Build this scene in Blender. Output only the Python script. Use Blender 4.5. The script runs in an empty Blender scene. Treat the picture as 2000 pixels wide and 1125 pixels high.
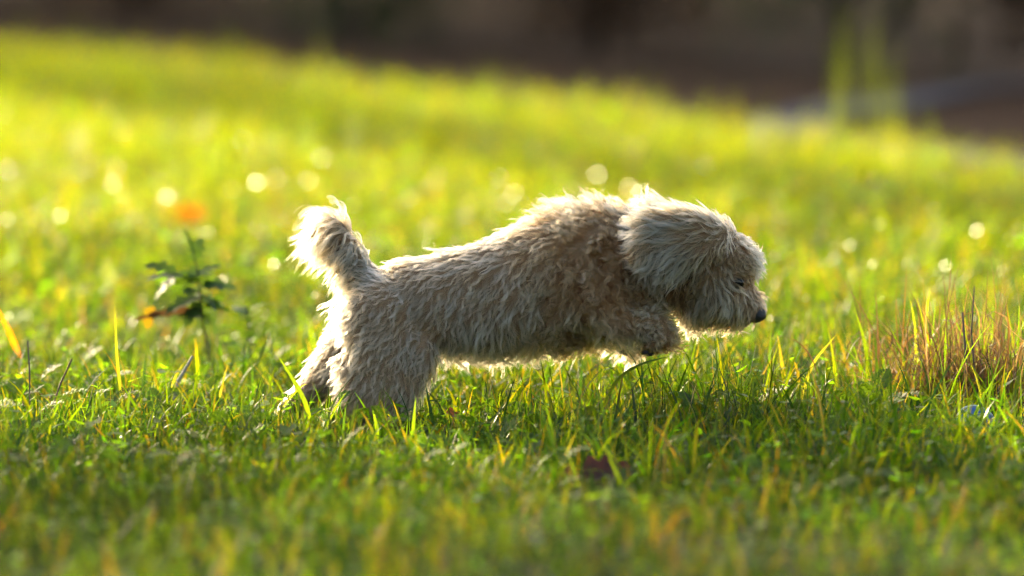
import bpy, bmesh, math, random
import numpy as np
from mathutils import Vector, Matrix, Quaternion, kdtree, noise as mnoise

random.seed(7)
rng = np.random.default_rng(11)
S = bpy.context.scene
COL = S.collection
R = math.radians

# ------------------------------------------------------------------ camera, sky, sun, exposure
H_CAM, F_PX = 0.84, 11111.0
PITCH = math.atan(989.5 / F_PX)
FWD = Vector((0, math.cos(PITCH), -math.sin(PITCH)))
UP = Vector((0, math.sin(PITCH), math.cos(PITCH)))
CAMPOS = Vector((0, 0, H_CAM))
Y_DOG = 7.40
PXM = F_PX / Y_DOG * 1.0            # pixels (2000 wide) per metre at the dog

cam_d = bpy.data.cameras.new('camera')
cam = bpy.data.objects.new('camera', cam_d)
COL.objects.link(cam)
cam.location = CAMPOS
cam.rotation_euler = (math.pi / 2 - PITCH, 0, 0)
cam_d.sensor_width = 36
cam_d.lens = 200
cam_d.clip_start = 0.1
cam_d.clip_end = 900
cam_d.dof.use_dof = True
cam_d.dof.focus_distance = FWD.dot(Vector((0, Y_DOG - 0.10, 0.2)) - CAMPOS)
cam_d.dof.aperture_fstop = 2.4
S.camera = cam

SUN_EL, SUN_AZ = R(21), R(-30)      # azimuth: left of the view axis, behind the dog
sunvec = Vector((math.sin(SUN_AZ) * math.cos(SUN_EL), math.cos(SUN_AZ) * math.cos(SUN_EL), math.sin(SUN_EL)))
w = bpy.data.worlds.new('World')
S.world = w
w.use_nodes = True
nt = w.node_tree
nt.nodes.clear()
sky = nt.nodes.new('ShaderNodeTexSky')
sky.sky_type = 'NISHITA'
sky.sun_disc = False
sky.sun_elevation = SUN_EL
sky.sun_rotation = SUN_AZ
sky.air_density = 1.0
sky.dust_density = 5.0
sky.ozone_density = 0.4
bg = nt.nodes.new('ShaderNodeBackground')
bg.inputs['Strength'].default_value = 0.15
wo = nt.nodes.new('ShaderNodeOutputWorld')
nt.links.new(sky.outputs[0], bg.inputs[0])
nt.links.new(bg.outputs[0], wo.inputs[0])

sd = bpy.data.lights.new('sun', 'SUN')
sd.energy = 3.3
sd.angle = R(0.53)
sd.color = (1.0, 0.80, 0.50)
sun = bpy.data.objects.new('sun', sd)
COL.objects.link(sun)
sun.location = (-10, 15, 12)
sun.rotation_euler = sunvec.to_track_quat('Z', 'Y').to_euler()

S.view_settings.view_transform = 'Standard'
S.view_settings.look = 'None'
S.view_settings.exposure = 1.62
S.view_settings.gamma = 1.0
S.render.engine = 'CYCLES'
cy = S.cycles
cy.use_denoising = True
cy.use_adaptive_sampling = False
cy.denoiser = 'OPENIMAGEDENOISE'
cy.denoising_prefilter = 'FAST'
cy.filter_width = 1.1
cy.max_bounces = 8
cy.diffuse_bounces = 4
cy.glossy_bounces = 3
cy.transmission_bounces = 6
cy.transparent_max_bounces = 8
cy.sample_clamp_indirect = 6
cy.sample_clamp_direct = 30
cy.caustics_reflective = False
cy.caustics_refractive = False


# ------------------------------------------------------------------ helpers
def W(px, py, Y):
    """the point of the place that stands at depth Y on the sight line of picture point (px, py)"""
    d = FWD * F_PX + Vector((1, 0, 0)) * (px - 1000) - UP * (py - 562.5)
    return CAMPOS + d * (Y / d.y)


def D(px, py, dy=0.0):
    return W(px, py, Y_DOG + dy)


def sstep(a, b, x):
    t = np.clip((x - a) / (b - a), 0, 1)
    return t * t * (3 - 2 * t)


def gz(x, y):
    """height of the ground"""
    x = np.asarray(x, float); y = np.asarray(y, float)
    z = 0.010 * np.sin(x * 3.1 + 0.6) * np.sin(y * 2.3 + 1.0)
    z = z + 0.006 * np.sin(x * 7.7 + y * 3.3)
    z = z - 0.030 * x * sstep(8.5, 20, y)
    z = z + 0.05 * np.sin(x * 0.35 + 1.3) * np.sin(y * 0.31 + 4.0) * sstep(9, 14, y)
    return z


def gzf(x, y):
    return float(gz(x, y))


def tag(o, label=None, cat=None, group=None, kind=None):
    if label: o['label'] = label
    if cat: o['category'] = cat
    if group: o['group'] = group
    if kind: o['kind'] = kind
    return o


def empty(name, loc, label, cat, group=None):
    o = bpy.data.objects.new(name, None)
    o.empty_display_size = 0.05
    COL.objects.link(o)
    o.location = loc
    return tag(o, label, cat, group)


def np_mesh(name, verts, faces, mat, parent=None, colors=None, smooth=True, loc=None):
    """verts (n,3), faces (m,k) all k-gons, or list of such arrays"""
    if not isinstance(faces, (list, tuple)):
        faces = [faces]
    verts = np.asarray(verts, np.float32).reshape(-1, 3)
    if loc is not None:
        verts = verts - np.asarray(loc, np.float32)
    me = bpy.data.meshes.new(name)
    me.vertices.add(len(verts))
    me.vertices.foreach_set('co', verts.ravel())
    loops = np.concatenate([f.ravel() for f in faces]).astype(np.int32)
    cnt = np.concatenate([np.full(len(f), f.shape[1], np.int32) for f in faces])
    me.loops.add(len(loops))
    me.loops.foreach_set('vertex_index', loops)
    me.polygons.add(len(cnt))
    st = np.zeros(len(cnt), np.int32)
    st[1:] = np.cumsum(cnt)[:-1]
    me.polygons.foreach_set('loop_start', st)
    me.polygons.foreach_set('loop_total', cnt)
    me.update(calc_edges=True)
    if smooth:
        me.polygons.foreach_set('use_smooth', np.ones(len(cnt), bool))
    if colors is not None:
        a = me.attributes.new('tone', 'FLOAT_COLOR', 'POINT')
        c = np.ones((len(verts), 4), np.float32)
        c[:, :3] = np.asarray(colors, np.float32).reshape(-1, 3)
        a.data.foreach_set('color', c.ravel())
    me.materials.append(mat)
    o = bpy.data.objects.new(name, me)
    COL.objects.link(o)
    if parent is not None:
        o.parent = parent
    if loc is not None and parent is None:
        o.location = loc
    return o


# ------------------------------------------------------------------ materials
def new_mat(name):
    m = bpy.data.materials.new(name)
    m.use_nodes = True
    n = m.node_tree
    n.nodes.clear()
    out = n.nodes.new('ShaderNodeOutputMaterial')
    return m, n, out


def N(n, t, **kw):
    nd = n.nodes.new(t)
    for k, v in kw.items():
        setattr(nd, k, v)
    return nd


def leaf_material(name, trans=0.5, tgain=(2.6, 2.2, 0.5), rough=0.38, spec=0.5, tone=None):
    """thin leaf: reflects its own tone, lets a yellower tone through"""
    m, n, out = new_mat(name)
    L = n.links.new
    if tone is None:
        a = N(n, 'ShaderNodeAttribute', attribute_name='tone')
        c = a.outputs['Color']
    else:
        a = N(n, 'ShaderNodeRGB'); a.outputs[0].default_value = (*tone, 1)
        c = a.outputs[0]
    tc = N(n, 'ShaderNodeTexCoord')
    no = N(n, 'ShaderNodeTexNoise'); no.inputs['Scale'].default_value = 160; no.inputs['Detail'].default_value = 2
    L(tc.outputs['Object'], no.inputs['Vector'])
    mr = N(n, 'ShaderNodeMapRange'); mr.inputs['To Min'].default_value = 0.7; mr.inputs['To Max'].default_value = 1.3
    L(no.outputs['Fac'], mr.inputs['Value'])
    mx = N(n, 'ShaderNodeVectorMath', operation='SCALE')
    L(c, mx.inputs[0]); L(mr.outputs[0], mx.inputs['Scale'])
    p = N(n, 'ShaderNodeBsdfPrincipled')
    L(mx.outputs[0], p.inputs['Base Color'])
    p.inputs['Roughness'].default_value = rough
    p.inputs['Specular IOR Level'].default_value = spec
    g = N(n, 'ShaderNodeVectorMath', operation='MULTIPLY')
    g.inputs[1].default_value = tgain
    L(mx.outputs[0], g.inputs[0])
    t = N(n, 'ShaderNodeBsdfTranslucent')
    L(g.outputs[0], t.inputs['Color'])
    ms = N(n, 'ShaderNodeMixShader'); ms.inputs[0].default_value = trans
    L(p.outputs[0], ms.inputs[1]); L(t.outputs[0], ms.inputs[2])
    L(ms.outputs[0], out.inputs[0])
    return m


def simple_mat(name, col, rough=0.6, spec=0.4, noise_scale=40, var=0.35, bump=0.0):
    m, n, out = new_mat(name)
    L = n.links.new
    p = N(n, 'ShaderNodeBsdfPrincipled')
    tc = N(n, 'ShaderNodeTexCoord')
    no = N(n, 'ShaderNodeTexNoise'); no.inputs['Scale'].default_value = noise_scale; no.inputs['Detail'].default_value = 5
    L(tc.outputs['Object'], no.inputs['Vector'])
    cr = N(n, 'ShaderNodeMix', data_type='RGBA')
    cr.inputs['A'].default_value = (*[c * (1 - var) for c in col], 1)
    cr.inputs['B'].default_value = (*[min(1, c * (1 + var)) for c in col], 1)
    L(no.outputs['Fac'], cr.inputs['Factor'])
    L(cr.outputs['Result'], p.inputs['Base Color'])
    p.inputs['Roughness'].default_value = rough
    p.inputs['Specular IOR Level'].default_value = spec
    if bump:
        b = N(n, 'ShaderNodeBump'); b.inputs['Strength'].default_value = bump; b.inputs['Distance'].default_value = 0.01
        L(no.outputs['Fac'], b.inputs['Height']); L(b.outputs[0], p.inputs['Normal'])
    L(p.outputs[0], out.inputs[0])
    return m


M_GRASS = leaf_material('grass_blades', trans=0.62, tgain=(7.7, 6.9, 0.6), rough=0.36, spec=0.5)
M_DRY = leaf_material('dry_stems', trans=0.38, tgain=(1.8, 1.6, 0.9), rough=0.5, spec=0.4)
M_LEAF = leaf_material('weed_leaves', trans=0.5, tgain=(3.6, 3.1, 0.6), rough=0.5, spec=0.4)
M_SHRUB = leaf_material('shrub_leaves', trans=0.25, tgain=(1.6, 1.5, 0.8), rough=0.6, spec=0.25)
M_BARK = simple_mat('bark', (0.09, 0.065, 0.045), 0.85, 0.2, 30, 0.5, 0.4)

# ground: soil and thatch under the lawn, darker litter beyond its edge
EDGE_A, EDGE_K = 13.65, -1.95           # lawn edge: y = EDGE_A + EDGE_K * x
SQ5 = math.sqrt(1 + EDGE_K ** 2)


def edge_s(x, y):
    """metres beyond the lawn's oblique edge (negative on the lawn)"""
    return (-EDGE_K * np.asarray(x) + np.asarray(y) - EDGE_A) / SQ5


def ground_material():
    m, n, out = new_mat('soil_and_thatch')
    L = n.links.new
    tc = N(n, 'ShaderNodeTexCoord')
    no = N(n, 'ShaderNodeTexNoise'); no.inputs['Scale'].default_value = 9; no.inputs['Detail'].default_value = 9
    L(tc.outputs['Object'], no.inputs['Vector'])
    n2 = N(n, 'ShaderNodeTexNoise'); n2.inputs['Scale'].default_value = 180; n2.inputs['Detail'].default_value = 4
    L(tc.outputs['Object'], n2.inputs['Vector'])
    r1 = N(n, 'ShaderNodeValToRGB')
    e = r1.color_ramp.elements
    e[0].position = 0.3; e[0].color = (0.03, 0.045, 0.012, 1)
    e[1].position = 0.7; e[1].color = (0.10, 0.12, 0.03, 1)
    k = e.new(0.5); k.color = (0.07, 0.06, 0.025, 1)
    L(no.outputs['Fac'], r1.inputs[0])
    sx = N(n, 'ShaderNodeSeparateXYZ'); L(tc.outputs['Object'], sx.inputs[0])
    a = N(n, 'ShaderNodeMath', operation='MULTIPLY_ADD'); L(sx.outputs[0], a.inputs[0]); a.inputs[1].default_value = -EDGE_K; L(sx.outputs[1], a.inputs[2])
    mr = N(n, 'ShaderNodeMapRange'); L(a.outputs[0], mr.inputs['Value'])
    mr.inputs['From Min'].default_value = EDGE_A - 0.3; mr.inputs['From Max'].default_value = EDGE_A + 0.4
    r2 = N(n, 'ShaderNodeValToRGB')
    e = r2.color_ramp.elements
    e[0].position = 0.35; e[0].color = (0.020, 0.012, 0.007, 1)
    e[1].position = 0.68; e[1].color = (0.080, 0.040, 0.020, 1)
    L(no.outputs['Fac'], r2.inputs[0])
    mx = N(n, 'ShaderNodeMix', data_type='RGBA')
    L(mr.outputs[0], mx.inputs['Factor']); L(r1.outputs[0], mx.inputs['A']); L(r2.outputs[0], mx.inputs['B'])
    p = N(n, 'ShaderNodeBsdfPrincipled'); p.inputs['Roughness'].default_value = 0.95; p.inputs['Specular IOR Level'].default_value = 0.1
    L(mx.outputs['Result'], p.inputs['Base Color'])
    b = N(n, 'ShaderNodeBump'); b.inputs['Strength'].default_value = 0.6; b.inputs['Distance'].default_value = 0.01
    L(n2.outputs['Fac'], b.inputs['Height']); L(b.outputs[0], p.inputs['Normal'])
    L(p.outputs[0], out.inputs[0])
    return m


# ------------------------------------------------------------------ ground and path
def grid_sheet(name, xs, ys, zf, mat):
    X, Yg = np.meshgrid(xs, ys)
    Z = zf(X, Yg)
    v = np.stack([X, Yg, Z], -1).reshape(-1, 3)
    nx, ny = len(xs), len(ys)
    i = np.arange(ny - 1)[:, None] * nx + np.arange(nx - 1)[None, :]
    f = np.stack([i, i + 1, i + nx + 1, i + nx], -1).reshape(-1, 4)
    return np_mesh(name, v, f, mat)


xs = np.concatenate([[-400, -150, -60, -30, -18], np.arange(-12, 12.01, 0.25), [18, 30, 60, 150, 400]])
ys = np.concatenate([[-200, -60, -20, -8, -3, 0, 2], np.arange(3, 34.01, 0.25), [40, 55, 90, 160, 400, 700]])
ground = grid_sheet('ground', xs, ys, gz, ground_material())
tag(ground, kind='structure')

M_PATH = simple_mat('path_asphalt', (0.055, 0.058, 0.072), 0.9, 0.2, 90, 0.3, 0.3)
ss = np.linspace(0.12, 0.95, 6)
tt = np.linspace(-30, 30, 121)
T_, S_ = np.meshgrid(tt, ss)
S_ = 0.05 + (S_ - 0.12) * 0.32 + 2.2 * np.maximum(0, 0.40 - T_ / SQ5) ** 1.1
T_ = T_ + 0 * S_
PX = S_ * -EDGE_K / SQ5 + T_ / SQ5
PY = EDGE_A + S_ / SQ5 + EDGE_K * T_ / SQ5
pv = np.stack([PX, PY, gz(PX, PY) + 0.012 + 0.0 * PX], -1).reshape(-1, 3)
nx = len(tt)
i = np.arange(len(ss) - 1)[:, None] * nx + np.arange(nx - 1)[None, :]
path = np_mesh('path', pv, np.stack([i, i + 1, i + nx + 1, i + nx], -1).reshape(-1, 4), M_PATH)
tag(path, kind='structure')


# ------------------------------------------------------------------ blades
def ribbons(base, L, wid, az, tilt, curl, face, col, nseg, tipcol=None, flat=0.0):
    """thin tapered blades. base (n,3); az: lean azimuth; tilt: angle from vertical at the root; curl: added by the tip"""
    n = len(L)
    t = np.linspace(0, 1, nseg + 1)
    pts = np.zeros((n, nseg + 1, 3))
    pts[:, 0] = base
    dirx, diry = np.cos(az), np.sin(az)
    for k in range(nseg):
        a = tilt + curl * ((t[k] + t[k + 1]) / 2) ** 1.4
        st = L / nseg
        pts[:, k + 1, 0] = pts[:, k, 0] + np.sin(a) * dirx * st
        pts[:, k + 1, 1] = pts[:, k, 1] + np.sin(a) * diry * st
        pts[:, k + 1, 2] = pts[:, k, 2] + np.cos(a) * st
    sx, sy = -np.sin(az + face), np.cos(az + face)
    prof = np.where(t < 0.35, 0.75 + 0.25 * t / 0.35, 1.0 - ((t - 0.35) / 0.65) ** 1.7)
    prof = np.maximum(prof, 0.0)
    wv = (wid[:, None] * prof[None, :]) * 0.5
    sidev = np.stack([sx, sy, 0.25 * np.sin(face * 3)], -1)
    left = pts + sidev[:, None, :] * wv[..., None]
    right = pts - sidev[:, None, :] * wv[..., None]
    # verts: pairs for rows 0..nseg-1, single tip
    v = np.empty((n, 2 * nseg + 1, 3))
    v[:, 0:2 * nseg:2] = left[:, :nseg]
    v[:, 1:2 * nseg:2] = right[:, :nseg]
    v[:, -1] = pts[:, -1]
    off = (np.arange(n) * (2 * nseg + 1))[:, None]
    q = np.array([[2 * k, 2 * k + 1, 2 * k + 3, 2 * k + 2] for k in range(nseg - 1)])
    quads = (off[:, :, None] + q[None]).reshape(-1, 4) if nseg > 1 else np.zeros((0, 4), int)
    tri = off + np.array([[2 * nseg - 2, 2 * nseg - 1, 2 * nseg]])
    c = np.repeat(col[:, None, :], 2 * nseg + 1, axis=1)
    if tipcol is not None:
        tv = np.concatenate([np.repeat(t[:nseg], 2), [1.0]])
        k = (sstep(0.45, 1.0, tv))[None, :, None]
        c = c * (1 - k) + tipcol[:, None, :] * k
    return v.reshape(-1, 3), quads, tri, c.reshape(-1, 3)


class Acc:
    def __init__(s):
        s.v = []; s.q = []; s.t = []; s.c = []; s.n = 0

    def add(s, r):
        v, q, t, c = r
        s.v.append(v); s.c.append(c)
        if len(q): s.q.append(q + s.n)
        if len(t): s.t.append(t + s.n)
        s.n += len(v)

    def build(s, name, mat, parent=None, loc=None):
        faces = []
        if s.q: faces.append(np.concatenate(s.q))
        if s.t: faces.append(np.concatenate(s.t))
        return np_mesh(name, np.concatenate(s.v), faces, mat, parent, np.concatenate(s.c), True, loc)


def blotch(x, y, sc, seed):
    """cheap smooth 2-D noise, 0..1"""
    r = np.random.default_rng(seed)
    z = np.zeros_like(x)
    for k in range(7):
        a = r.uniform(0, 2 * np.pi); f = sc * r.uniform(0.5, 1.7); p = r.uniform(0, 6.28)
        z = z + np.sin((x * np.cos(a) + y * np.sin(a)) * f + p)
    return 0.5 + 0.5 * np.tanh(z / 2.2)


PAL = np.array([[0.014, 0.040, 0.008],   # deep green
                [0.040, 0.085, 0.009],   # green
                [0.085, 0.130, 0.009],   # yellow green
                [0.140, 0.130, 0.010],   # yellow
                [0.130, 0.092, 0.020],   # orange straw
                [0.200, 0.160, 0.085]])  # pale straw


def blade_colors(n, x, y, dry):
    """dry 0..1 shifts the mix of tones"""
    u = rng.random(n)
    idx = np.zeros(n, int)
    th = np.array([0.36, 0.68, 0.955, 0.98, 0.99])
    u2 = np.clip(u + dry * 0.16 * rng.random(n), 0, 0.999)
    for k in range(5):
        idx += (u2 > th[k])
    c = PAL[idx] * rng.uniform(0.30, 0.62, (n, 1))
    c = c * (0.62 + 0.72 * blotch(x, y, 11.0, 21))[:, None]
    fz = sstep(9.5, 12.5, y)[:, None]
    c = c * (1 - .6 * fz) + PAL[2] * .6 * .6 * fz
    c = c * (1 + 0.10 * rng.standard_normal((n, 3)))
    tip = c.copy()
    m = rng.random(n) < 0.06
    tip[m] = PAL[4] * rng.uniform(0.5, 0.8, (m.sum(), 1))
    return np.clip(c, 0.004, 1), np.clip(tip, 0.004, 1)


def height_at(x, y):
    """grass height in metres"""
    px = 1000 + x / y * F_PX
    h = 0.034 + 0.026 * blotch(x, y, 5.0, 3) + 0.032 * blotch(x, y, 16.0, 4)
    h = h + 0.030 * sstep(820, 1350, px) * sstep(6.6, 7.0, y) * (1 - sstep(8.0, 9.5, y))
    h = h + 0.012 * sstep(8.2, 9.5, y)
    # trodden low where the dog pushes off
    h = h * (1 - 0.35 * np.exp(-(((px - 700) / 130) ** 2 + ((y - 7.38) / 0.12) ** 2)))
    return h


def scatter(y0, y1, dens, pad0, pad1):
    """points in the strip between the sight wedge + pad0 and + pad1 metres (pad0 None: whole wedge)"""
    out = []
    ys_ = np.arange(y0, y1, 0.5)
    for a in ys_:
        b = min(a + 0.5, y1)
        hw1 = 0.09 * b + pad1
        hw0 = -1 if pad0 is None else 0.09 * b + pad0
        n = int(dens * (b - a) * 2 * hw1)
        x = rng.uniform(-hw1, hw1, n); y = rng.uniform(a, b, n)
        k = np.abs(x) > hw0
        out.append(np.stack([x[k], y[k]], -1))
    return np.concatenate(out)


def tufted(p, frac, tuft_density, spread):
    """pull a share of the points together into tufts; returns points and outward azimuth"""
    n = len(p)
    az = rng.uniform(0, 2 * np.pi, n)
    area_n = max(8, int(n * tuft_density))
    cidx = rng.integers(0, n, area_n)
    cent = p[cidx]
    k = rng.random(n) < frac
    # nearest tuft centre by a KD tree
    kd = kdtree.KDTree(area_n)
    for i, c in enumerate(cent):
        kd.insert((c[0], c[1], 0), i)
    kd.balance()
    q = p.copy()
    for i in np.nonzero(k)[0]:
        co, j, dist = kd.find((p[i, 0], p[i, 1], 0))
        o = rng.normal(0, spread, 2)
        q[i] = cent[j] + o
        az[i] = math.atan2(o[1], o[0]) + rng.normal(0, 0.7)
    return q, az


grass = Acc()
KEEPOUT = [(0.118, 6.80, 0.045), (0.59, 7.2, 0.02)]    # round the fallen leaf and the cap


def sow(y0, y1, dens, pad0, pad1, nseg, wmin, wmax, tuft=0.0, hs=1.0, wpow=1.6):
    p = scatter(y0, y1, dens, pad0, pad1)
    if tuft:
        p, az = tufted(p, tuft, 0.05, 0.014)
    else:
        az = rng.uniform(0, 2 * np.pi, len(p))
    x, y = p[:, 0], p[:, 1]
    s = edge_s(x, y)
    keep = s + 0.15 * rng.standard_normal(len(x)) < 0.08
    for (kx, ky, kr) in KEEPOUT:
        keep &= (x - kx) ** 2 + ((y - ky) * 0.8) ** 2 > kr * kr
    x, y, az = x[keep], y[keep], az[keep]
    n = len(x)
    h = height_at(x, y) * hs
    L = h * rng.uniform(0.45, 1.35, n)
    low = rng.random(n) < 0.55
    L[low] *= rng.uniform(0.4, 0.75, low.sum())
    wid = wmin + (wmax - wmin) * rng.random(n) ** wpow
    tilt = np.abs(rng.normal(0.15, 0.40, n))
    curl = np.abs(rng.normal(0.6, 0.9, n))
    fl = rng.random(n) < 0.24
    tilt[fl] = rng.uniform(0.7, 1.3, fl.sum())
    # a light lean to the left, as the blades have
    face = rng.uniform(-1.57, 1.57, n)
    dry = blotch(x, y, 3.0, 9)
    px = 1000 + x / y * F_PX
    dry = dry + 1.2 * sstep(1500, 1900, px) * np.exp(-((y - 7.6) / 0.4) ** 2)
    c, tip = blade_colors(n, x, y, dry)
    far = sstep(8.0, 11.0, y)[:, None]  # far blades yellowed: backlight put into their colour
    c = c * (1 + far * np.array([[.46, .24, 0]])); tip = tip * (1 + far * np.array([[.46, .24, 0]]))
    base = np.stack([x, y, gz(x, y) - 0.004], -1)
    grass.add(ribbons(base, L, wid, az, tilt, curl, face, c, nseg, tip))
    return n


cnt = []
cnt.append(sow(4.9, 6.4, 7000, None, 0.2, 3, 0.0020, 0.0050, 0.5))
cnt.append(sow(6.4, 8.3, 17000, None, 0.2, 5, 0.0009, 0.0052, 0.6, 1.0, 2.2))
cnt.append(sow(6.3, 8.2, 17000, None, 0.1, 3, 0.0006, 0.0018, 0.0, 0.62))
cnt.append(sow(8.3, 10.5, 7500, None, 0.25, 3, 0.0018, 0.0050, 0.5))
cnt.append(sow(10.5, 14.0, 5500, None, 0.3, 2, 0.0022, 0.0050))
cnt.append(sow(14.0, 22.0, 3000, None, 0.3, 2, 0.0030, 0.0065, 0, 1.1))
cnt.append(sow(4.0, 9.0, 3000, 0.2, 1.3, 3, 0.0025, 0.0060))
cnt.append(sow(2.0, 4.9, 1200, None, 1.0, 2, 0.0035, 0.0070))
cnt.append(sow(9.0, 26.0, 700, 0.3, 3.5, 2, 0.0045, 0.0090, 0, 1.1))


# low broad leaves between the blades (clover, dandelion leaves): flat, a little shiny
def broad(y0, y1, dens, size0, size1):
    p = scatter(y0, y1, dens, None, 0.3)
    x, y = p[:, 0], p[:, 1]
    k = edge_s(x, y) < 0
    x, y = x[k], y[k]
    n = len(x)
    L = rng.uniform(size0, size1, n)
    h = height_at(x, y)
    base = np.stack([x, y, gz(x, y) + h * rng.uniform(0.25, 0.75, n)], -1)
    c = np.array([[0.05, 0.10, 0.014]]) * rng.uniform(0.7, 1.5, (n, 1)) * (1 + 0.12 * rng.standard_normal((n, 3)))
    return ribbons(base, L, L * rng.uniform(0.35, 0.6, n), rng.uniform(0, 6.28, n), rng.normal(1.45, 0.22, n),
                   rng.normal(0.1, 0.3, n), rng.normal(0, 0.4, n), np.clip(c, 0.003, 1), 3, None)


grass.add(broad(5.0, 9.0, 900, 0.008, 0.018))
grass.add(broad(9.0, 15.0, 420, 0.014, 0.034))
print('blades', cnt, 'verts', grass.n)
g = grass.build('grass', M_GRASS)
tag(g, 'backlit yellow green meadow grass covering the ground', 'grass', kind='stuff')


# small glossy leaves added to make sun glints
M_GLINT = leaf_material('glint_leaves', trans=0.35, tgain=(3.6, 3.1, 0.6), rough=0.26, spec=0.6)
wl = Acc()


def wet(y0, y1, n, s0, s1):
    y = y0 + (y1 - y0) * rng.random(n); x = rng.uniform(-1, 1, n) * (0.09 * y + .2)
    k = edge_s(x, y) < -.2
    x, y = x[k], y[k]; n = len(x)
    L = rng.uniform(s0, s1, n)[:, None]
    p = np.stack([x, y, gz(x, y) + height_at(x, y) * rng.uniform(.7, 1.0, n)], -1)
    nn = rng.normal(0, .16, (n, 3)) + np.array([-.71, -.29, .65])          # turned to mirror the sun towards the camera
    nn /= np.linalg.norm(nn, axis=1, keepdims=True)
    d = np.cross(nn, rng.normal(0, 1, (n, 3))); d /= np.linalg.norm(d, axis=1, keepdims=True)
    sv_ = np.cross(nn, d)
    v = np.stack([p - d * L * .5, p - sv_ * L * .28, p + d * L * .5, p + sv_ * L * .28], 1).reshape(-1, 3)
    c = np.array([[0.05, 0.10, 0.014]]) * rng.uniform(0.7, 1.4, (n, 1))
    wl.add((v, np.arange(n * 4).reshape(-1, 4), np.zeros((0, 3), int), np.repeat(c, 4, axis=0)))


wet(5.0, 6.9, 120, .002, .005)
wet(6.9, 8.2, 80, .002, .0045)
wet(8.2, 9.8, 220, .0035, .008)
wet(9.6, 12.4, 330, .005, .012)
o = wl.build('glint_leaves', M_GLINT)
tag(o, 'small wet leaves glinting in the sun among the grass', 'leaves', kind='stuff')


# ------------------------------------------------------------------ the dog
def blob(bm, c, rx, ry, rz, sub=2):
    r = bmesh.ops.create_icosphere(bm, subdivisions=sub, radius=1.0)
    bmesh.ops.transform(bm, matrix=Matrix.Translation(c) @ Matrix.Diagonal((rx, ry, rz, 1)), verts=r['verts'])


def chain(bm, pts, step=0.012, ysc=1.0):
    """pts: (px, py, dy, radius_px[, y scale]) tapering from one to the next"""
    P = [(D(a[0], a[1], a[2]), a[3] / PXM, (a[4] if len(a) > 4 else ysc)) for a in pts]
    for (p0, r0, s0), (p1, r1, s1) in zip(P[:-1], P[1:]):
        n = max(2, int((p1 - p0).length / step))
        for k in range(n + 1):
            t = k / n
            r = r0 + (r1 - r0) * t
            s = s0 + (s1 - s0) * t
            blob(bm, p0.lerp(p1, t), r, r * s, r)


TORSO = [(735, 596, 0, 62, .85), (800, 592, 0, 84, .80), (870, 594, 0, 100, .76), (940, 588, 0, 110, .74), (1010, 575, 0, 120, .72),
         (1090, 552, 0, 134, .70), (1170, 532, 0, 134, .72), (1235, 520, 0, 108, .76), (1300, 520, 0, 86, .82)]
HEADC = [(1310, 510, 0, 96, .8), (1365, 510, 0, 92, .85), (1405, 525, 0, 74, .95)]
MUZZLE = [(1400, 562, 0, 68, .95), (1435, 590, 0, 45, .9), (1460, 603, 0, 28, .95)]
MUZZLE2 = [(1440, 575, 0, 36, .9), (1459, 588, 0, 29, .95), (1461, 604, 0, 29, .95)]
JAW = [(1360, 590, 0, 44, 1), (1425, 612, 0, 26, 1)]
bm = bmesh.new()
chain(bm, TORSO)
chain(bm, HEADC)
chain(bm, MUZZLE)
chain(bm, MUZZLE2, 0.006)
chain(bm, JAW)
chain(bm, [(1395, 485, -0.02, 52), (1447, 508, -0.022, 30)])           # brow, near
chain(bm, [(1395, 485, 0.02, 52), (1447, 508, 0.022, 30)])             # brow, far
# ears: flaps that blow back from the side of the head
for sgn, dx, dyp in ((-1, 0, 0), (1, 0, -24)):
    pts_ = [(1392 + dx, 462, 0.060 * sgn), (1340 + dx, 464 + dyp * .3, 0.078 * sgn), (1284 + dx * .6, 470 + dyp * 1.3, 0.086 * sgn)]
    for (a, b, rr0, rr1) in ((0, 1, 36, 54), (1, 2, 54, 56)):
        p0, p1 = D(*pts_[a]), D(*pts_[b])
        for k in range(6):
            t = k / 5
            r = (rr0 + (rr1 - rr0) * t) / PXM
            blob(bm, p0.lerp(p1, t), r, 0.009, r * (1.05 if sgn < 0 else .85))
chain(bm, [(1325, 478, -0.080, 40, .2), (1296, 512, -0.084, 34, .25)])                # lower lobe of the near ear
chain(bm, [(695, 670, 0.012, 58, .7), (648, 726, 0.030, 40, .8), (606, 764, 0.040, 27, .9), (562, 803, 0.045, 21, 1)], 0.008)
# hind legs: thigh, shank, hock, metatarsus, paw (the near leg under the body, the far one pushed out behind)
NEAR_H = [(745, 630, -0.030, 84, .6), (755, 700, -0.042, 76, .55), (760, 755, -0.048, 60, .55), (735, 792, -0.048, 36, .8),
          (690, 806, -0.048, 21, 1), (650, 817, -0.048, 19, 1)]
FAR_H = [(725, 630, 0.035, 78, .6), (705, 690, 0.04, 60, .6), (665, 728, 0.045, 42, .7), (632, 752, 0.045, 29, .8),
         (590, 782, 0.045, 20, 1), (562, 805, 0.045, 21, 1.1)]
chain(bm, NEAR_H, 0.008)
chain(bm, FAR_H, 0.008)
chain(bm, [(700, 720, -0.03, 46, .7), (700, 760, -0.04, 40, .8), (725, 800, -0.048, 34, .9), (770, 812, -0.05, 24, 1), (755, 836, -0.05, 20, 1)], 0.008)
chain(bm, [(795, 690, -0.035, 60, .7), (796, 740, -0.045, 38, .75), (772, 795, -0.048, 24, .9)], 0.008)
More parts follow.
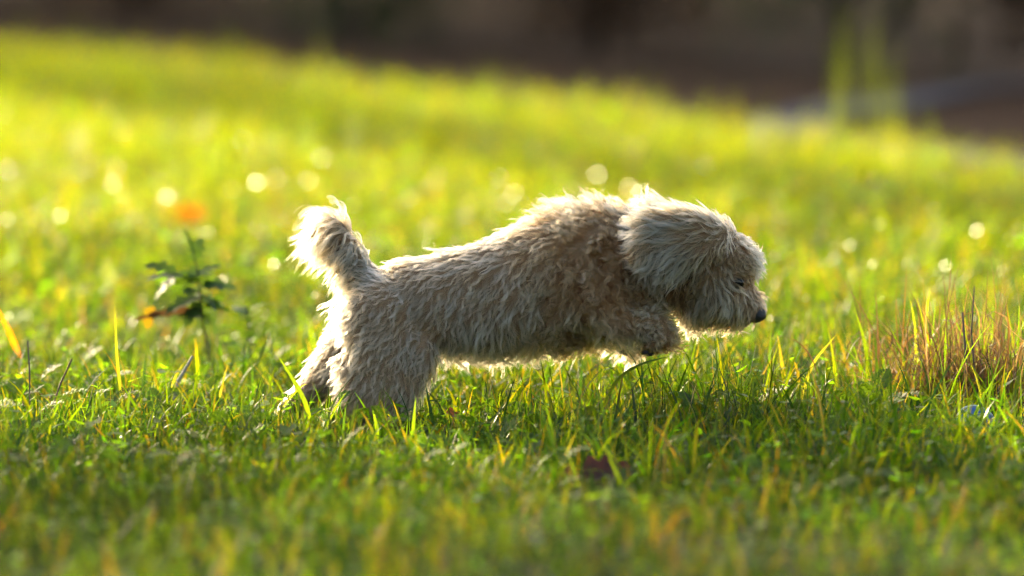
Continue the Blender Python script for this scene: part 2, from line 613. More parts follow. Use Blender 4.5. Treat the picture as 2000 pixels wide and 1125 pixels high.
# forelegs tucked under the chest: upper arm, forearm folded forward, paw curled back
for sgn, dx, dyp in ((-1, 0, 0), (1, -42, 2)):
    chain(bm, [(1160 + dx, 570, 0.045 * sgn, 62, .6), (1195 + dx, 630 + dyp, 0.052 * sgn, 36, .8), (1250 + dx, 634 + dyp, 0.052 * sgn, 30, .8),
               (1290 + dx, 640 + dyp, 0.05 * sgn, 24, .9)], 0.008)
    chain(bm, [(1292 + dx, 642 + dyp, 0.05 * sgn, 22), (1296 + dx, 664 + dyp, 0.05 * sgn, 19), (1272 + dx, 676 + dyp, 0.05 * sgn, 15, 1.1)], 0.006)
    for k in range(4):                                                    # toes
        o = (k - 1.5) * 0.0085
        chain(bm, [(1282 + dx, 672 + dyp, 0.05 * sgn + o, 8), (1262 + dx, 680 + dyp, 0.05 * sgn + o, 7)], 0.004)
# tail carried up and curled over at the tip
chain(bm, [(735, 570, 0, 44), (706, 545, 0, 34), (684, 510, 0, 27), (670, 472, 0, 23), (658, 448, 0, 20), (640, 440, 0, 16)], 0.006)
me = bpy.data.meshes.new('body')
bm.to_mesh(me); bm.free()
body = bpy.data.objects.new('body', me)
COL.objects.link(body)
mod = body.modifiers.new('remesh', 'REMESH'); mod.mode = 'VOXEL'; mod.voxel_size = 0.0038
mod = body.modifiers.new('smooth', 'SMOOTH'); mod.factor = 0.5; mod.iterations = 9
dg = bpy.context.evaluated_depsgraph_get()
ev = bpy.data.meshes.new_from_object(body.evaluated_get(dg))
body.modifiers.clear()
body.data = ev
ev.name = 'body'
bpy.data.meshes.remove(me)
ev.polygons.foreach_set('use_smooth', np.ones(len(ev.polygons), bool))

# ---- where the coat lies and how: px, py, side(-1 near, 0 both, 1 far), dir(dx right, dz up), length mm, lift, curl amp mm, curl turns, clump, tone
#      tone: 0 dark tan .. 1 cream; eye socket and under-ear darks are painted shade
CP = [
    # rump, back
    (760, 520, 0, (-1, -.25), 20, .45, 1.2, 1.3, .75, .95), (830, 500, 0, (-1, -.15), 20, .45, 1.2, 1.3, .75, .9),
    (930, 475, 0, (-1, -.15), 22, .45, 1.4, 1.4, .75, .8), (1020, 440, 0, (-1, -.2), 24, .5, 1.8, 1.6, .75, .7),
    # hackles, neck
    (1110, 400, 0, (-1, .25), 36, .95, 2.6, 1.8, .85, .62), (1180, 395, 0, (-.6, .5), 34, 1.0, 3.0, 2.2, .8, .55),
    (1225, 400, 0, (-.6, .5), 22, .7, 2.6, 2.2, .8, .5), (1130, 450, 0, (-1, -.5), 26, .6, 3.0, 2.2, .85, .30),
    (1210, 460, 0, (-.6, -.7), 24, .6, 3.4, 2.6, .85, .22),
    # flank
    (780, 580, 0, (-.6, -.8), 24, .4, 1.8, 1.7, .85, .95), (860, 560, 0, (-.7, -.7), 24, .4, 1.8, 1.7, .85, .85),
    (960, 540, 0, (-.6, -.8), 26, .4, 2.0, 1.7, .85, .75), (1040, 540, 0, (-.4, -1), 30, .4, 2.2, 1.7, .85, .5),
    (880, 640, 0, (-.25, -1), 30, .38, 2.0, 1.7, .85, .85), (980, 640, 0, (-.2, -1), 32, .38, 2.0, 1.7, .85, .75),
    (1070, 630, 0, (-.1, -1), 30, .4, 2.6, 2.0, .85, .6), (900, 700, 0, (.0, -1), 26, .4, 1.8, 1.6, .8, .8),
    (1030, 700, 0, (.1, -1), 28, .45, 2.0, 1.6, .8, .7),
    # shoulder and chest: tight curls
    (1130, 540, 0, (-.3, -1), 26, .75, 4.6, 1.5, .96, .22), (1200, 550, 0, (.1, -1), 24, .8, 4.8, 1.6, .96, .10),
    (1130, 620, 0, (.0, -1), 26, .75, 4.8, 1.6, .96, .30), (1180, 670, 0, (.2, -1), 26, .7, 4.2, 1.5, .9, .55),
    (1250, 620, 0, (.4, -.9), 20, .8, 4.0, 1.6, .92, .6, 24),
    (1310, 650, 0, (.5, -.8), 20, .8, 3.4, 1.4, .9, .45, 24), (1270, 690, 0, (.1, -1), 8, .4, 1.0, 1.4, .6, .0, 14),
    # thigh, hind legs
    (740, 640, 0, (-.85, -.6), 24, .42, 2.0, 1.7, .85, 1.), (800, 660, 0, (-.5, -.9), 26, .4, 2.0, 1.7, .85, .9),
    (720, 700, 0, (-.7, -.8), 24, .42, 2.0, 1.7, .85, .95), (820, 740, 0, (-.2, -1), 24, .4, 1.8, 1.6, .85, .85),
    (760, 780, 0, (-.3, -1), 20, .4, 1.6, 1.5, .8, .85), (680, 810, 0, (-.6, -.8), 15, .45, 1.2, 1.3, .7, .85),
    (650, 650, 0, (-.7, -.8), 20, .5, 1.5, 1.6, .8, 1.), (620, 760, 0, (-.7, -.7), 15, .45, 1.2, 1.3, .7, .95),
    (570, 800, 0, (-.7, -.6), 11, .45, .8, 1.2, .6, .95), (770, 835, 0, (0, -1), 9, .4, .8, 1.2, .6, .75),
    (652, 560, 0, (-.8, -.5), 22, .5, 2.0, 1.4, .75, .95), (690, 560, 0, (-.6, -.8), 24, .5, 2.2, 1.6, .8, .95),
    # tail
    (648, 500, 0, (-1, -.3), 46, .5, 2.2, 1.1, .65, .6, 20), (722, 535, 0, (-.4, .6), 20, .5, 2.0, 1.6, .75, .9), (690, 515, 0, (-.7, -.5), 34, .5, 2.2, 1.4, .7, .85),
    (672, 480, 0, (-.8, -.6), 36, .55, 2.2, 1.1, .6, .6, 20), (650, 445, 0, (-.9, -.35), 38, .55, 2.0, 1.0, .6, .6, 20),
    (680, 438, 0, (-.9, .1), 44, .5, 2.4, 1.1, .8, .6, 14), (682, 470, 0, (-.6, -.7), 46, .5, 2.6, 1.2, .85, .75, 14), (632, 440, 0, (-.7, -.7), 40, .4, 2.0, 1.0, .5, .75, 20),
    # crown of the head, forehead, brow; eye socket shadow painted as dark tone
    (1262, 385, 0, (-.35, .9), 20, .5, 1.6, 1.2, .7, .85, 22), (1320, 400, 0, (-1, .30), 26, .25, 1.4, 1.0, .7, .75, 26),
    (1380, 425, 0, (-1, .42), 22, .25, 1.4, 1.0, .7, .65, 26), (1425, 455, 0, (-.9, -.2), 20, .4, 2.6, 1.3, .9, .55, 20), (1455, 472, 0, (.5, -.3), 18, .5, 2.6, 1.3, .85, .6, 14),
    (1466, 492, 0, (.7, -.6), 18, .5, 1.8, 1.2, .85, .6, 20), (1470, 520, 0, (1, -.25), 24, .5, 1.8, 1.2, .85, .65, 14),
    (1428, 500, 0, (.9, -.5), 17, .55, 3.0, 1.4, .9, .5, 20), (1442, 532, 0, (1, -.1), 12, .6, 2.0, 1.2, .9, .35, 10), (1405, 500, 0, (.1, -1), 16, .4, 2.2, 1.3, .85, .3, 14), (1450, 553, 0, (-.2, -1), 6, .3, .8, 1.0, .6, .0, 14),
    # ear
    (1400, 458, 0, (-.75, -.5), 30, .3, 1.6, .9, .88, .5, 22), (1360, 430, 0, (-1, .25), 40, .2, 1.8, .8, .88, .62, 22),
    (1300, 420, 0, (-1, .30), 38, .2, 2.0, .8, .92, .66, 24), (1345, 465, 0, (-1, -.15), 46, .2, 3.3, 1.1, .96, .66, 24),
    (1290, 470, 0, (-1, -.15), 34, .22, 3.3, 1.1, .96, .74, 24), (1350, 500, 0, (-.95, -.45), 40, .22, 3.3, 1.1, .96, .74, 22),
    (1280, 515, 0, (-.75, -.7), 26, .28, 2.0, .9, .85, .85, 22), (1245, 460, 0, (-.8, -.3), 16, .4, 2.0, 1.2, .8, .7, 14),
    # cheek, muzzle, beard; the ear's shadow painted dark below and behind it
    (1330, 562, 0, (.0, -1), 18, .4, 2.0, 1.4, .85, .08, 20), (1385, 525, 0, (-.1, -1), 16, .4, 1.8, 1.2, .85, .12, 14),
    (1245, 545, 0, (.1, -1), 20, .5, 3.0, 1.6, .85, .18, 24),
    (1400, 560, 0, (-.02, -1), 34, .42, 3.2, 1.1, .88, .62, 20), (1365, 590, 0, (-.2, -1), 28, .4, 2.2, 1.1, .85, .42, 24),
    (1370, 620, 0, (-.3, -1), 24, .38, 1.6, 1.1, .85, .5, 20), (1435, 582, 0, (-.6, -.9), 28, .45, 1.8, .9, .88, .66, 18),
    (1462, 556, 0, (.4, -1), 5, .3, .6, 1.0, .6, .3, 9), (1468, 578, 0, (.2, -.5), 13, .6, 1.6, 1.2, .8, .45, 12),
    (1464, 612, 0, (-.45, -1), 16, .4, 1.0, .8, .88, .55, 12), (1445, 618, 0, (-.5, -1), 20, .4, 1.2, .8, .9, .6, 14),
    (1415, 635, 0, (-.6, -1), 22, .4, 1.2, 1.0, .85, .5, 22),
]
cp_pos = np.array([[c[0], c[1]] for c in CP], float)
cp_dir = np.array([[c[3][0], c[3][1]] for c in CP], float)
cp_dir /= np.linalg.norm(cp_dir, axis=1, keepdims=True)
cp_sig = np.array([c[10] if len(c) > 10 else 34 for c in CP], float)
cp_val = np.array([c[4:10] for c in CP], float)      # length, lift, amp, turns, clump, tone


def to_px(P):
    """metric position -> side-view chart of the dog (its own x-z plane, in units of the reference)"""
    v = P - np.array(CAMPOS)
    dep = v @ np.array(FWD)
    return np.stack([1000 + v[:, 0] / dep * F_PX, 562.5 - (v @ np.array(UP)) / dep * F_PX], -1)


def coat_at(P):
    q = to_px(P)
    d2 = ((q[:, None, :] - cp_pos[None]) ** 2).sum(-1)
    wt = np.exp(-d2 / (2 * cp_sig[None] ** 2)) * (34 / cp_sig[None]) + 1e-9 / (d2 + 1)
    wt /= wt.sum(1, keepdims=True)
    return wt @ cp_dir, wt @ cp_val, q


def tri_data(me):
    me.calc_loop_triangles()
    nt_ = len(me.loop_triangles)
    tv = np.empty(nt_ * 3, np.int32); me.loop_triangles.foreach_get('vertices', tv); tv = tv.reshape(-1, 3)
    co = np.empty(len(me.vertices) * 3); me.vertices.foreach_get('co', co); co = co.reshape(-1, 3)
    no = np.empty(len(me.vertices) * 3); me.vertices.foreach_get('normal', no); no = no.reshape(-1, 3)
    return tv, co, no


TV, CO, NO = tri_data(ev)


def sample_surface(n):
    a, b, c = CO[TV[:, 0]], CO[TV[:, 1]], CO[TV[:, 2]]
    ar = np.linalg.norm(np.cross(b - a, c - a), axis=1)
    # more hair where the coat faces the viewer's half of the dog
    ce = to_px((a + b + c) / 3)
    ar = ar * np.where(ce[:, 0] > 1225, 1.8, 1.0) * np.where((ce[:, 0] < 725) & (ce[:, 1] < 530), 2.6, 1.0)
    i = rng.choice(len(ar), n, p=ar / ar.sum())
    u, v = rng.random(n), rng.random(n)
    k = u + v > 1
    u[k], v[k] = 1 - u[k], 1 - v[k]
    P = a[i] + (b - a)[i] * u[:, None] + (c - a)[i] * v[:, None]
    Nn = NO[TV[i, 0]] * (1 - u - v)[:, None] + NO[TV[i, 1]] * u[:, None] + NO[TV[i, 2]] * v[:, None]
    Nn /= np.linalg.norm(Nn, axis=1, keepdims=True) + 1e-9
    return P, Nn


def nrm(v):
    return v / (np.linalg.norm(v, axis=-1, keepdims=True) + 1e-12)


NLOCK, NHAIR, NP_ = 9000, 270000, 14
LP, LN = sample_surface(NLOCK)
ld, lv, lq = coat_at(LP)
# comb direction: in the dog's side plane, laid onto the skin
comb = np.stack([ld[:, 0], np.zeros(NLOCK), ld[:, 1]], -1)
comb = comb + rng.normal(0, 0.20, comb.shape)
SW = np.array([[mnoise.noise(Vector(p) * 32 + Vector((0, 0, 9 * q))) for q in range(5)] for p in LP])      # coherent swirls, about 3 cm across
curly = np.clip((lv[:, 2] - 1.2) / 2.5, 0.30, 1)
sa = SW[:, 0] * 2.4 * curly
comb = np.stack([comb[:, 0] * np.cos(sa) - comb[:, 2] * np.sin(sa), comb[:, 1], comb[:, 0] * np.sin(sa) + comb[:, 2] * np.cos(sa)], -1)
comb = comb - LN * (comb * LN).sum(1, keepdims=True)
# on the top line and belly line the comb can vanish: fall back outwards
ln_ = np.linalg.norm(comb, axis=1, keepdims=True)
comb = np.where(ln_ > 0.15, comb / (ln_ + 1e-9), nrm(np.cross(LN, np.array([[0, 1, 0]])) + 1e-6))
length = lv[:, 0] / 1000 * rng.uniform(0.7, 1.25, NLOCK) * (1 + 0.5 * SW[:, 1])
lift = lv[:, 1] * rng.uniform(0.55, 1.4, NLOCK) * (1 + 0.9 * SW[:, 2])
amp = lv[:, 2] / 1000 * rng.uniform(0.7, 1.6, NLOCK)
turns = lv[:, 3] * rng.uniform(0.75, 1.25, NLOCK)
clump = lv[:, 4]
tone = np.clip(lv[:, 5] + 0.08 + rng.normal(0, 0.17, NLOCK) + 0.45 * SW[:, 3], 0, 1)
phase = rng.uniform(0, 2 * np.pi, NLOCK)
hand = np.where(rng.random(NLOCK) < 0.5, -1, 1)
t = np.linspace(0, 1, NP_)
# guide curves
disp = np.zeros((NLOCK, NP_, 3))
tailw = ((lq[:, 0] < 715) & (lq[:, 1] < 520)).astype(float)
grav = np.array([0, 0, -1.0])
side = nrm(np.cross(comb, LN))
for k in range(1, NP_):
    tm = (t[k - 1] + t[k]) / 2
    dv = comb + LN * (lift * (1.5 - 1.3 * tm))[:, None] + grav * (0.18 + 0.9 * tailw[:, None]) * tm
    disp[:, k] = disp[:, k - 1] + nrm(dv) * (length / (NP_ - 1))[:, None]
env = (t ** 0.8)[None, :]
ang = phase[:, None] + 2 * np.pi * turns[:, None] * t[None, :] * hand[:, None]
hel = (np.sin(ang) - np.sin(phase)[:, None])[..., None] * side[:, None, :] + \
      0.7 * (np.cos(ang) - np.cos(phase)[:, None])[..., None] * LN[:, None, :]
disp = disp + hel * (amp[:, None] * env)[..., None]

kd = kdtree.KDTree(NLOCK)
for i_ in range(NLOCK):
    kd.insert(LP[i_] + 0 * LN[i_], i_)
kd.balance()
HP, HN = sample_surface(NHAIR)
lock = np.empty(NHAIR, np.int64)
for i_ in range(NHAIR):
    lock[i_] = kd.find(HP[i_])[1]
good = (HN * LN[lock]).sum(1) > -0.2
# bare: the nose tip and round the eyes
qh = to_px(HP)
bare = (np.hypot(qh[:, 0] - 1484, qh[:, 1] - 614) < 16)
bare |= (np.hypot(qh[:, 0] - 1444, qh[:, 1] - 553) < 11)
good &= ~bare
HP, HN, lock = HP[good], HN[good], lock[good]
nh = len(HP)
fly = rng.random(nh) < 0.05
kcl = clump[lock] * rng.uniform(0.8, 1.1, nh)
kcl[fly] *= 0.15
K = np.clip(kcl, 0, .97)[:, None] * sstep(0, 0.75, t)[None, :]
scl = rng.uniform(0.75, 1.12, nh)
scl[fly] *= 1.1
pos = HP[:, None, :] + disp[lock] * scl[:, None, None] + (LP[lock] - HP)[:, None, :] * K[..., None]
# frizz: each hair wanders a little on its own
fr = nrm(rng.normal(0, 1, (nh, 3)))
fr2 = nrm(rng.normal(0, 1, (nh, 3)))
fa = (rng.uniform(0.1, 0.5, nh) * np.where(fly, 4.0, 1.0)) / 1000
ph = rng.uniform(0, 6.28, nh)
fq = rng.uniform(3, 9, nh)
pos = pos + (fr * fa[:, None])[:, None, :] * (np.sin(ph[:, None] + fq[:, None] * t[None]) * t[None])[..., None] \
          + (fr2 * fa[:, None])[:, None, :] * (t[None] ** 1.5)[..., None]

PALF = np.array([[0.18, 0.078, 0.028], [0.55, 0.295, 0.135], [0.78, 0.485, 0.255], [0.88, 0.630, 0.385]])


def fur_tone(v):
    v = np.clip(v, 0, 0.9999) * 3
    i = v.astype(int); f = (v - i)[:, None]
    return PALF[i] * (1 - f) + PALF[np.minimum(i + 1, 3)] * f


hc = bpy.data.hair_curves.new('fur')
hc.add_curves([NP_] * nh)
hc.attributes['position'].data.foreach_set('vector', pos.astype(np.float32).ravel())
ra = hc.attributes.get('radius') or hc.attributes.new('radius', 'FLOAT', 'POINT')
rad = (rng.uniform(0.07, 0.15, nh) / 1000)[:, None] * (1 - 0.8 * t ** 2)[None, :]
ra.data.foreach_set('value', rad.astype(np.float32).ravel())
ca = hc.attributes.new('tone', 'FLOAT_COLOR', 'CURVE')
cc = np.ones((nh, 4), np.float32)
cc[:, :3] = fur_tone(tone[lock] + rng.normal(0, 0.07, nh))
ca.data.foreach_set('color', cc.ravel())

m, n, out = new_mat('fur_hair')
L_ = n.links.new
at = N(n, 'ShaderNodeAttribute', attribute_name='tone')
hb = N(n, 'ShaderNodeBsdfHairPrincipled')
hb.model = 'CHIANG'
hb.parametrization = 'COLOR'
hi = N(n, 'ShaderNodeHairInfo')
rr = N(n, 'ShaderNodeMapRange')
rr.inputs['To Min'].default_value = 0.36; rr.inputs['To Max'].default_value = 1.18  # roots darker: tan undercoat, deepened to paint shadow between locks
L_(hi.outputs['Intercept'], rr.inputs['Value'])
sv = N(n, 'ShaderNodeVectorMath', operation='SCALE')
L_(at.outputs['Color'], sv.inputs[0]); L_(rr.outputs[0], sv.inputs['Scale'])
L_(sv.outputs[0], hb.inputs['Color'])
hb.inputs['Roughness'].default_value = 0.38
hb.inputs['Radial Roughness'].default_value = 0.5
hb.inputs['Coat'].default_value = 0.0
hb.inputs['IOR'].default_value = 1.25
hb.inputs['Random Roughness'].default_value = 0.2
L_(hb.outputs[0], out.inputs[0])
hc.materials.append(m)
fur = bpy.data.objects.new('fur', hc)
COL.objects.link(fur)
try:
    S.cycles_curves.shape = 'RIBBONS'
    S.cycles_curves.subdivisions = 2
except Exception as ex:
    print('curves', ex)

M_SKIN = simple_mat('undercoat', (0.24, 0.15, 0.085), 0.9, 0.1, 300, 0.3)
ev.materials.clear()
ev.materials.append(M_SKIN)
dog_base = (D(780, 845)[0], Y_DOG, gzf(D(780, 845)[0], Y_DOG))
dog = empty('dog', dog_base, 'curly cream and tan small dog leaping over the grass with its tail up', 'dog')
for o in (body, fur):
    o.parent = dog
    o.matrix_parent_inverse = Matrix.Translation(-Vector(dog_base))

M_NOSE = simple_mat('nose_leather', (0.022, 0.020, 0.022), 0.38, 0.6, 500, 0.4, 0.5)
M_EYE = simple_mat('eye', (0.008, 0.005, 0.004), 0.14, 0.35, 20, 0.1)
M_PAD = simple_mat('paw_pad', (0.03, 0.022, 0.02), 0.7, 0.3, 300, 0.4, 0.5)


def child_mesh(name, build, mat, parent=dog, base=None, smooth=True):
    b = bmesh.new(); build(b)
    me_ = bpy.data.meshes.new(name); b.to_mesh(me_); b.free()
    if smooth:
        me_.polygons.foreach_set('use_smooth', np.ones(len(me_.polygons), bool))
    me_.materials.append(mat)
    o = bpy.data.objects.new(name, me_); COL.objects.link(o)
    o.parent = parent
    o.matrix_parent_inverse = Matrix.Translation(-Vector(base or dog_base))
    return o


def nose_build(b):
    c = D(1481, 615)
    r = bmesh.ops.create_icosphere(b, subdivisions=4, radius=1)
    for v in r['verts']:
        x, y, z = v.co
        s = 1 - 0.35 * max(0, -z)                   # narrower below
        v.co = Vector((x * 9.0 * s, y * 11.5 * s, z * 9.5))
        for q in (-1, 1):                            # nostrils
            d = (v.co - Vector((7.5, 5.2 * q, -1.5))).length
            if d < 4.2:
                v.co.x -= (4.2 - d) * 0.8
        if abs(v.co.y) < 1.2 and v.co.x > 0 and v.co.z < 2:
            v.co.x -= 0.9
        v.co = c + v.co * 1.18 / 1000
    bmesh.ops.rotate(b, verts=r['verts'], cent=c, matrix=Matrix.Rotation(R(28), 3, 'Y'))


child_mesh('nose', nose_build, M_NOSE)
for sg in (-1, 1):
    child_mesh('eye', lambda b: blob(b, D(1443, 552, 0.035 * sg), 0.0075, 0.0075, 0.0075, 3), M_EYE)
for sg, dx in ((-1, 0), (1, -42)):
    def pads(b, sg=sg, dx=dx):
        blob(b, D(1268 + dx, 690, 0.05 * sg), 0.006, 0.009, 0.004)
        for k in range(4):
            blob(b, D(1256 + dx + 3 * abs(k - 1.5), 688, 0.05 * sg + (k - 1.5) * .0085), 0.0045, 0.0034, 0.003)
    child_mesh('paw_pads', pads, M_PAD)


# ------------------------------------------------------------------ plants and small things
def quad_leaf(c, d, nrm_, L, wd):
    """a rhombic leaf with a fold, 4 triangles-worth of verts"""
    sd_ = np.cross(d, nrm_)
    return np.array([c - d * L * .5, c - sd_ * wd * .5 + nrm_ * wd * .12, c + d * L * .5, c + sd_ * wd * .5 + nrm_ * wd * .12])


def leaf_cloud(n, centre, rad, size, cols, clumps=0, shell=0.45, low=-1.0):
    """many single leaves through a crown's volume, gathered round twigs so that gaps show"""
    c0 = np.array(centre, float); r = np.array(rad, float)
    if clumps:
        u = nrm(rng.normal(0, 1, (clumps, 3))) * (rng.uniform(shell, 1.0, clumps) ** 0.6)[:, None]
        u = u[u[:, 2] > low]
        i = rng.integers(0, len(u), n)
        p = u[i] + rng.normal(0, 0.16, (n, 3))
    else:
        p = nrm(rng.normal(0, 1, (n, 3))) * (rng.random(n) ** 0.45)[:, None]
    p = c0 + p * r
    d = nrm(rng.normal(0, 1, (n, 3)) + np.array([0, 0, -.3]))
    nn = nrm(np.cross(d, rng.normal(0, 1, (n, 3))))
    s_ = np.cross(d, nn)
    L = rng.uniform(0.7, 1.3, n)[:, None] * size
    Wd = L * 0.55
    v = np.stack([p - d * L * .5, p - s_ * Wd * .5 + nn * Wd * .15, p + d * L * .5, p + s_ * Wd * .5 + nn * Wd * .15], 1)
    f = np.arange(n * 4).reshape(-1, 4)
    cc_ = np.array(cols)[rng.integers(0, len(cols), n)] * rng.uniform(0.7, 1.3, (n, 1))
    return v.reshape(-1, 3), f, np.repeat(cc_, 4, axis=0)


def tube(pts, radii, sides=6):
    pts = np.array(pts, float)
    n = len(pts)
    tg = np.gradient(pts, axis=0)
    tg = nrm(tg)
    ref = np.array([0.3, 0.2, 1.0]) if abs(tg[0][2]) < .8 else np.array([1.0, 0.1, 0])
    v = []
    for k in range(n):
        a = nrm(np.cross(tg[k], ref)); b = np.cross(tg[k], a)
        for q in range(sides):
            an = 2 * np.pi * q / sides
            v.append(pts[k] + radii[k] * (a * np.cos(an) + b * np.sin(an)))
    f = []
    for k in range(n - 1):
        for q in range(sides):
            f.append([k * sides + q, k * sides + (q + 1) % sides, (k + 1) * sides + (q + 1) % sides, (k + 1) * sides + q])
    f.append([0, 1, 2, 3]) if sides == 4 else None
    return np.array(v), np.array([q for q in f if q])


def merge_tubes(ts):
    V, Fq, o = [], [], 0
    for v, f in ts:
        V.append(v); Fq.append(f + o); o += len(v)
    return np.concatenate(V), np.concatenate(Fq)


def uv(u, v):
    """u: across the sunlight, v: towards the sun"""
    c_, s_ = math.cos(SUN_AZ), math.sin(SUN_AZ)
    return u * c_ + v * s_, -u * s_ + v * c_


GREENS = [(0.030, 0.060, 0.016), (0.045, 0.075, 0.018), (0.022, 0.045, 0.014)]
BROWNS = [(0.075, 0.038, 0.020), (0.055, 0.035, 0.018), (0.10, 0.045, 0.018)]
REDS = [(0.13, 0.035, 0.018), (0.09, 0.04, 0.02), (0.05, 0.045, 0.018)]


def woody(name, x, y, h, r, cols, label, cat, n, size, group, crown_lo=0.25, trunk_r=0.07, limbs=6, clumps=60, slim=False):
    z0 = gzf(x, y)
    root = empty(name, (x, y, z0), label, cat, group)
    ts = [tube([(0, 0, -0.05), (0.02, 0.0, h * .3), (-0.03 * h / 3, 0.02, h * .6), (0, 0, h * .92)], [trunk_r * 1.3, trunk_r, trunk_r * .6, trunk_r * .15], 7)]
    for k in range(limbs):
        a = k * 2.4 + rng.uniform(0, .6); zb = h * (crown_lo * .7 + (0.85 - crown_lo) * k / limbs)
        e = (math.cos(a) * r * .8, math.sin(a) * r * .8, min(h * .95, zb + r * .7))
        ts.append(tube([(0, 0, zb), (e[0] * .5, e[1] * .5, zb + (e[2] - zb) * .35), e], [trunk_r * .5, trunk_r * .3, trunk_r * .08], 5))
    v, f = merge_tubes(ts)
    np_mesh('trunk', v, f, M_BARK, root)
    cz = h * (crown_lo + 1) / 2
    v, f, c = leaf_cloud(n, (0, 0, cz), (r, r, h * (1 - crown_lo) / 2), size, cols, clumps)
    np_mesh('crown', v, f, M_SHRUB, root, c, False)
    return root


# shrubs beyond the path
SHR = [(-2.35, 22.4, 1.5, .75, REDS, 'rust red shrub beyond the far left end of the lawn'),
       (-1.35, 21.4, 1.3, .60, BROWNS, 'brown shrub between the rust red shrub and the dark green ones'),
       (-0.55, 19.2, 1.6, .62, GREENS, 'dark green shrub behind the lawn, left of the brown withered one'),
       (0.25, 18.6, 1.3, .50, BROWNS, 'brown withered shrub behind the lawn, above the dog\'s back'),
       (0.95, 17.6, 1.7, .60, GREENS, 'dense dark green bush behind the lawn, above the dog\'s head'),
       (1.75, 17.4, 1.2, .50, BROWNS, 'low brown shrub behind the path, right of the dark green bush'),
       (2.45, 16.4, 1.5, .60, [(0.06, 0.035, 0.028), (0.045, 0.035, 0.025)], 'grey brown bare looking shrub behind the right end of the path'),
       (-3.4, 24.0, 1.6, .8, GREENS, 'dark shrub out past the rust red one'),
       (3.5, 15.4, 1.4, .7, GREENS, 'dark shrub past the right end of the path')]
for (x, y, h, r, cols, lab) in SHR:
    y -= 1.0
    woody('shrub', x, y, h, r, cols, lab, 'shrub', 3800, 0.06, 'shrubs beyond the lawn', 0.03, 0.025, 8, 70)

# the trees up-sun that keep the shrubs in shade; they stand outside the picture
for (u_, v_, h, r, lab) in ((8.4, 23.5, 8.6, 1.15, 'tall dense tree nearest the lawn edge in the row of trees'), (10.2, 23.2, 9.0, 1.25, 'second tall tree of the dense row, behind the shrubs'),
                            (12.2, 23.6, 8.8, 1.3, 'third tall tree of the dense row, behind the path'), (14.3, 23.0, 8.4, 1.35, 'last tall tree of the dense row')):
    x, y = uv(u_, v_)
    woody('tree', x, y, h, r, GREENS, lab, 'tree', 9000, 0.20, 'row of trees behind the lawn', 0.04, 0.16, 12, 160)
for (u_, v_, h, r, n_, lab) in ((6.1, 24.0, 8.8, .28, 3200, 'slender columnar tree standing apart at the left of the field'),
                                (6.55, 26.0, 5.2, .40, 3000, 'slender columnar tree beside the dense row')):
    x, y = uv(u_, v_)
    woody('tree', x, y, h, r, GREENS, lab, 'tree', n_, 0.13, 'slender trees by the field', 0.06, 0.07, 12, 110)
# unseen small spreading tree, added at the left to shade the near grass
woody('tree', *uv(2.15, 12.25), 4.0, 2.1, GREENS, 'small spreading tree added out of view at the left to shade the near grass', 'tree', 14000, 0.12, None, 0.66, 0.06, 9, 150)


# ---- dry clump at the right
def stems(n, cx, cy, sx, sy, l0, l1, w0, w1, tilt_s, curl_s, cols, nseg=7, zb=0.0, zs=0.0):
    x = cx + rng.normal(0, sx, n); y = cy + rng.normal(0, sy, n)
    z = gz(x, y) - 0.003 + zb + np.abs(rng.normal(0, 1, n)) * zs
    L = rng.uniform(l0, l1, n)
    c = np.array(cols)[rng.integers(0, len(cols), n)] * rng.uniform(0.7, 1.35, (n, 1))
    return ribbons(np.stack([x, y, z], -1), L, rng.uniform(w0, w1, n), rng.uniform(0, 6.283, n), np.abs(rng.normal(0, tilt_s, n)),
                   rng.normal(0, curl_s, n), rng.uniform(-1.5, 1.5, n), c, nseg, None)


STRAW = [(0.30, 0.19, 0.085), (0.20, 0.12, 0.06), (0.42, 0.29, 0.14), (0.10, 0.065, 0.042), (0.32, 0.17, 0.045), (0.14, 0.085, 0.05)]
GREENB = [(0.042, 0.08, 0.008), (0.07, 0.09, 0.008)]
GREYST = [(0.12, 0.095, 0.08), (0.09, 0.07, 0.06)]


def clump(px, py, Y, label, specs, name='dry_grass_clump', cat='grass clump', group=None):
    p = W(px, py, Y)
    base = (p.x, Y, gzf(p.x, Y))
    root = empty(name, base, label, cat, group)
    for (nm, mat_, rows) in specs:
        a = Acc()
        for kw in rows:
            a.add(stems(cx=p.x + kw.pop('ox', 0), cy=Y, **kw))
        a.v = [q - np.array(base) for q in a.v]
        po = a.build(nm, mat_, root)
        if nm != 'stem': po['kind'] = 'stuff'
    return root


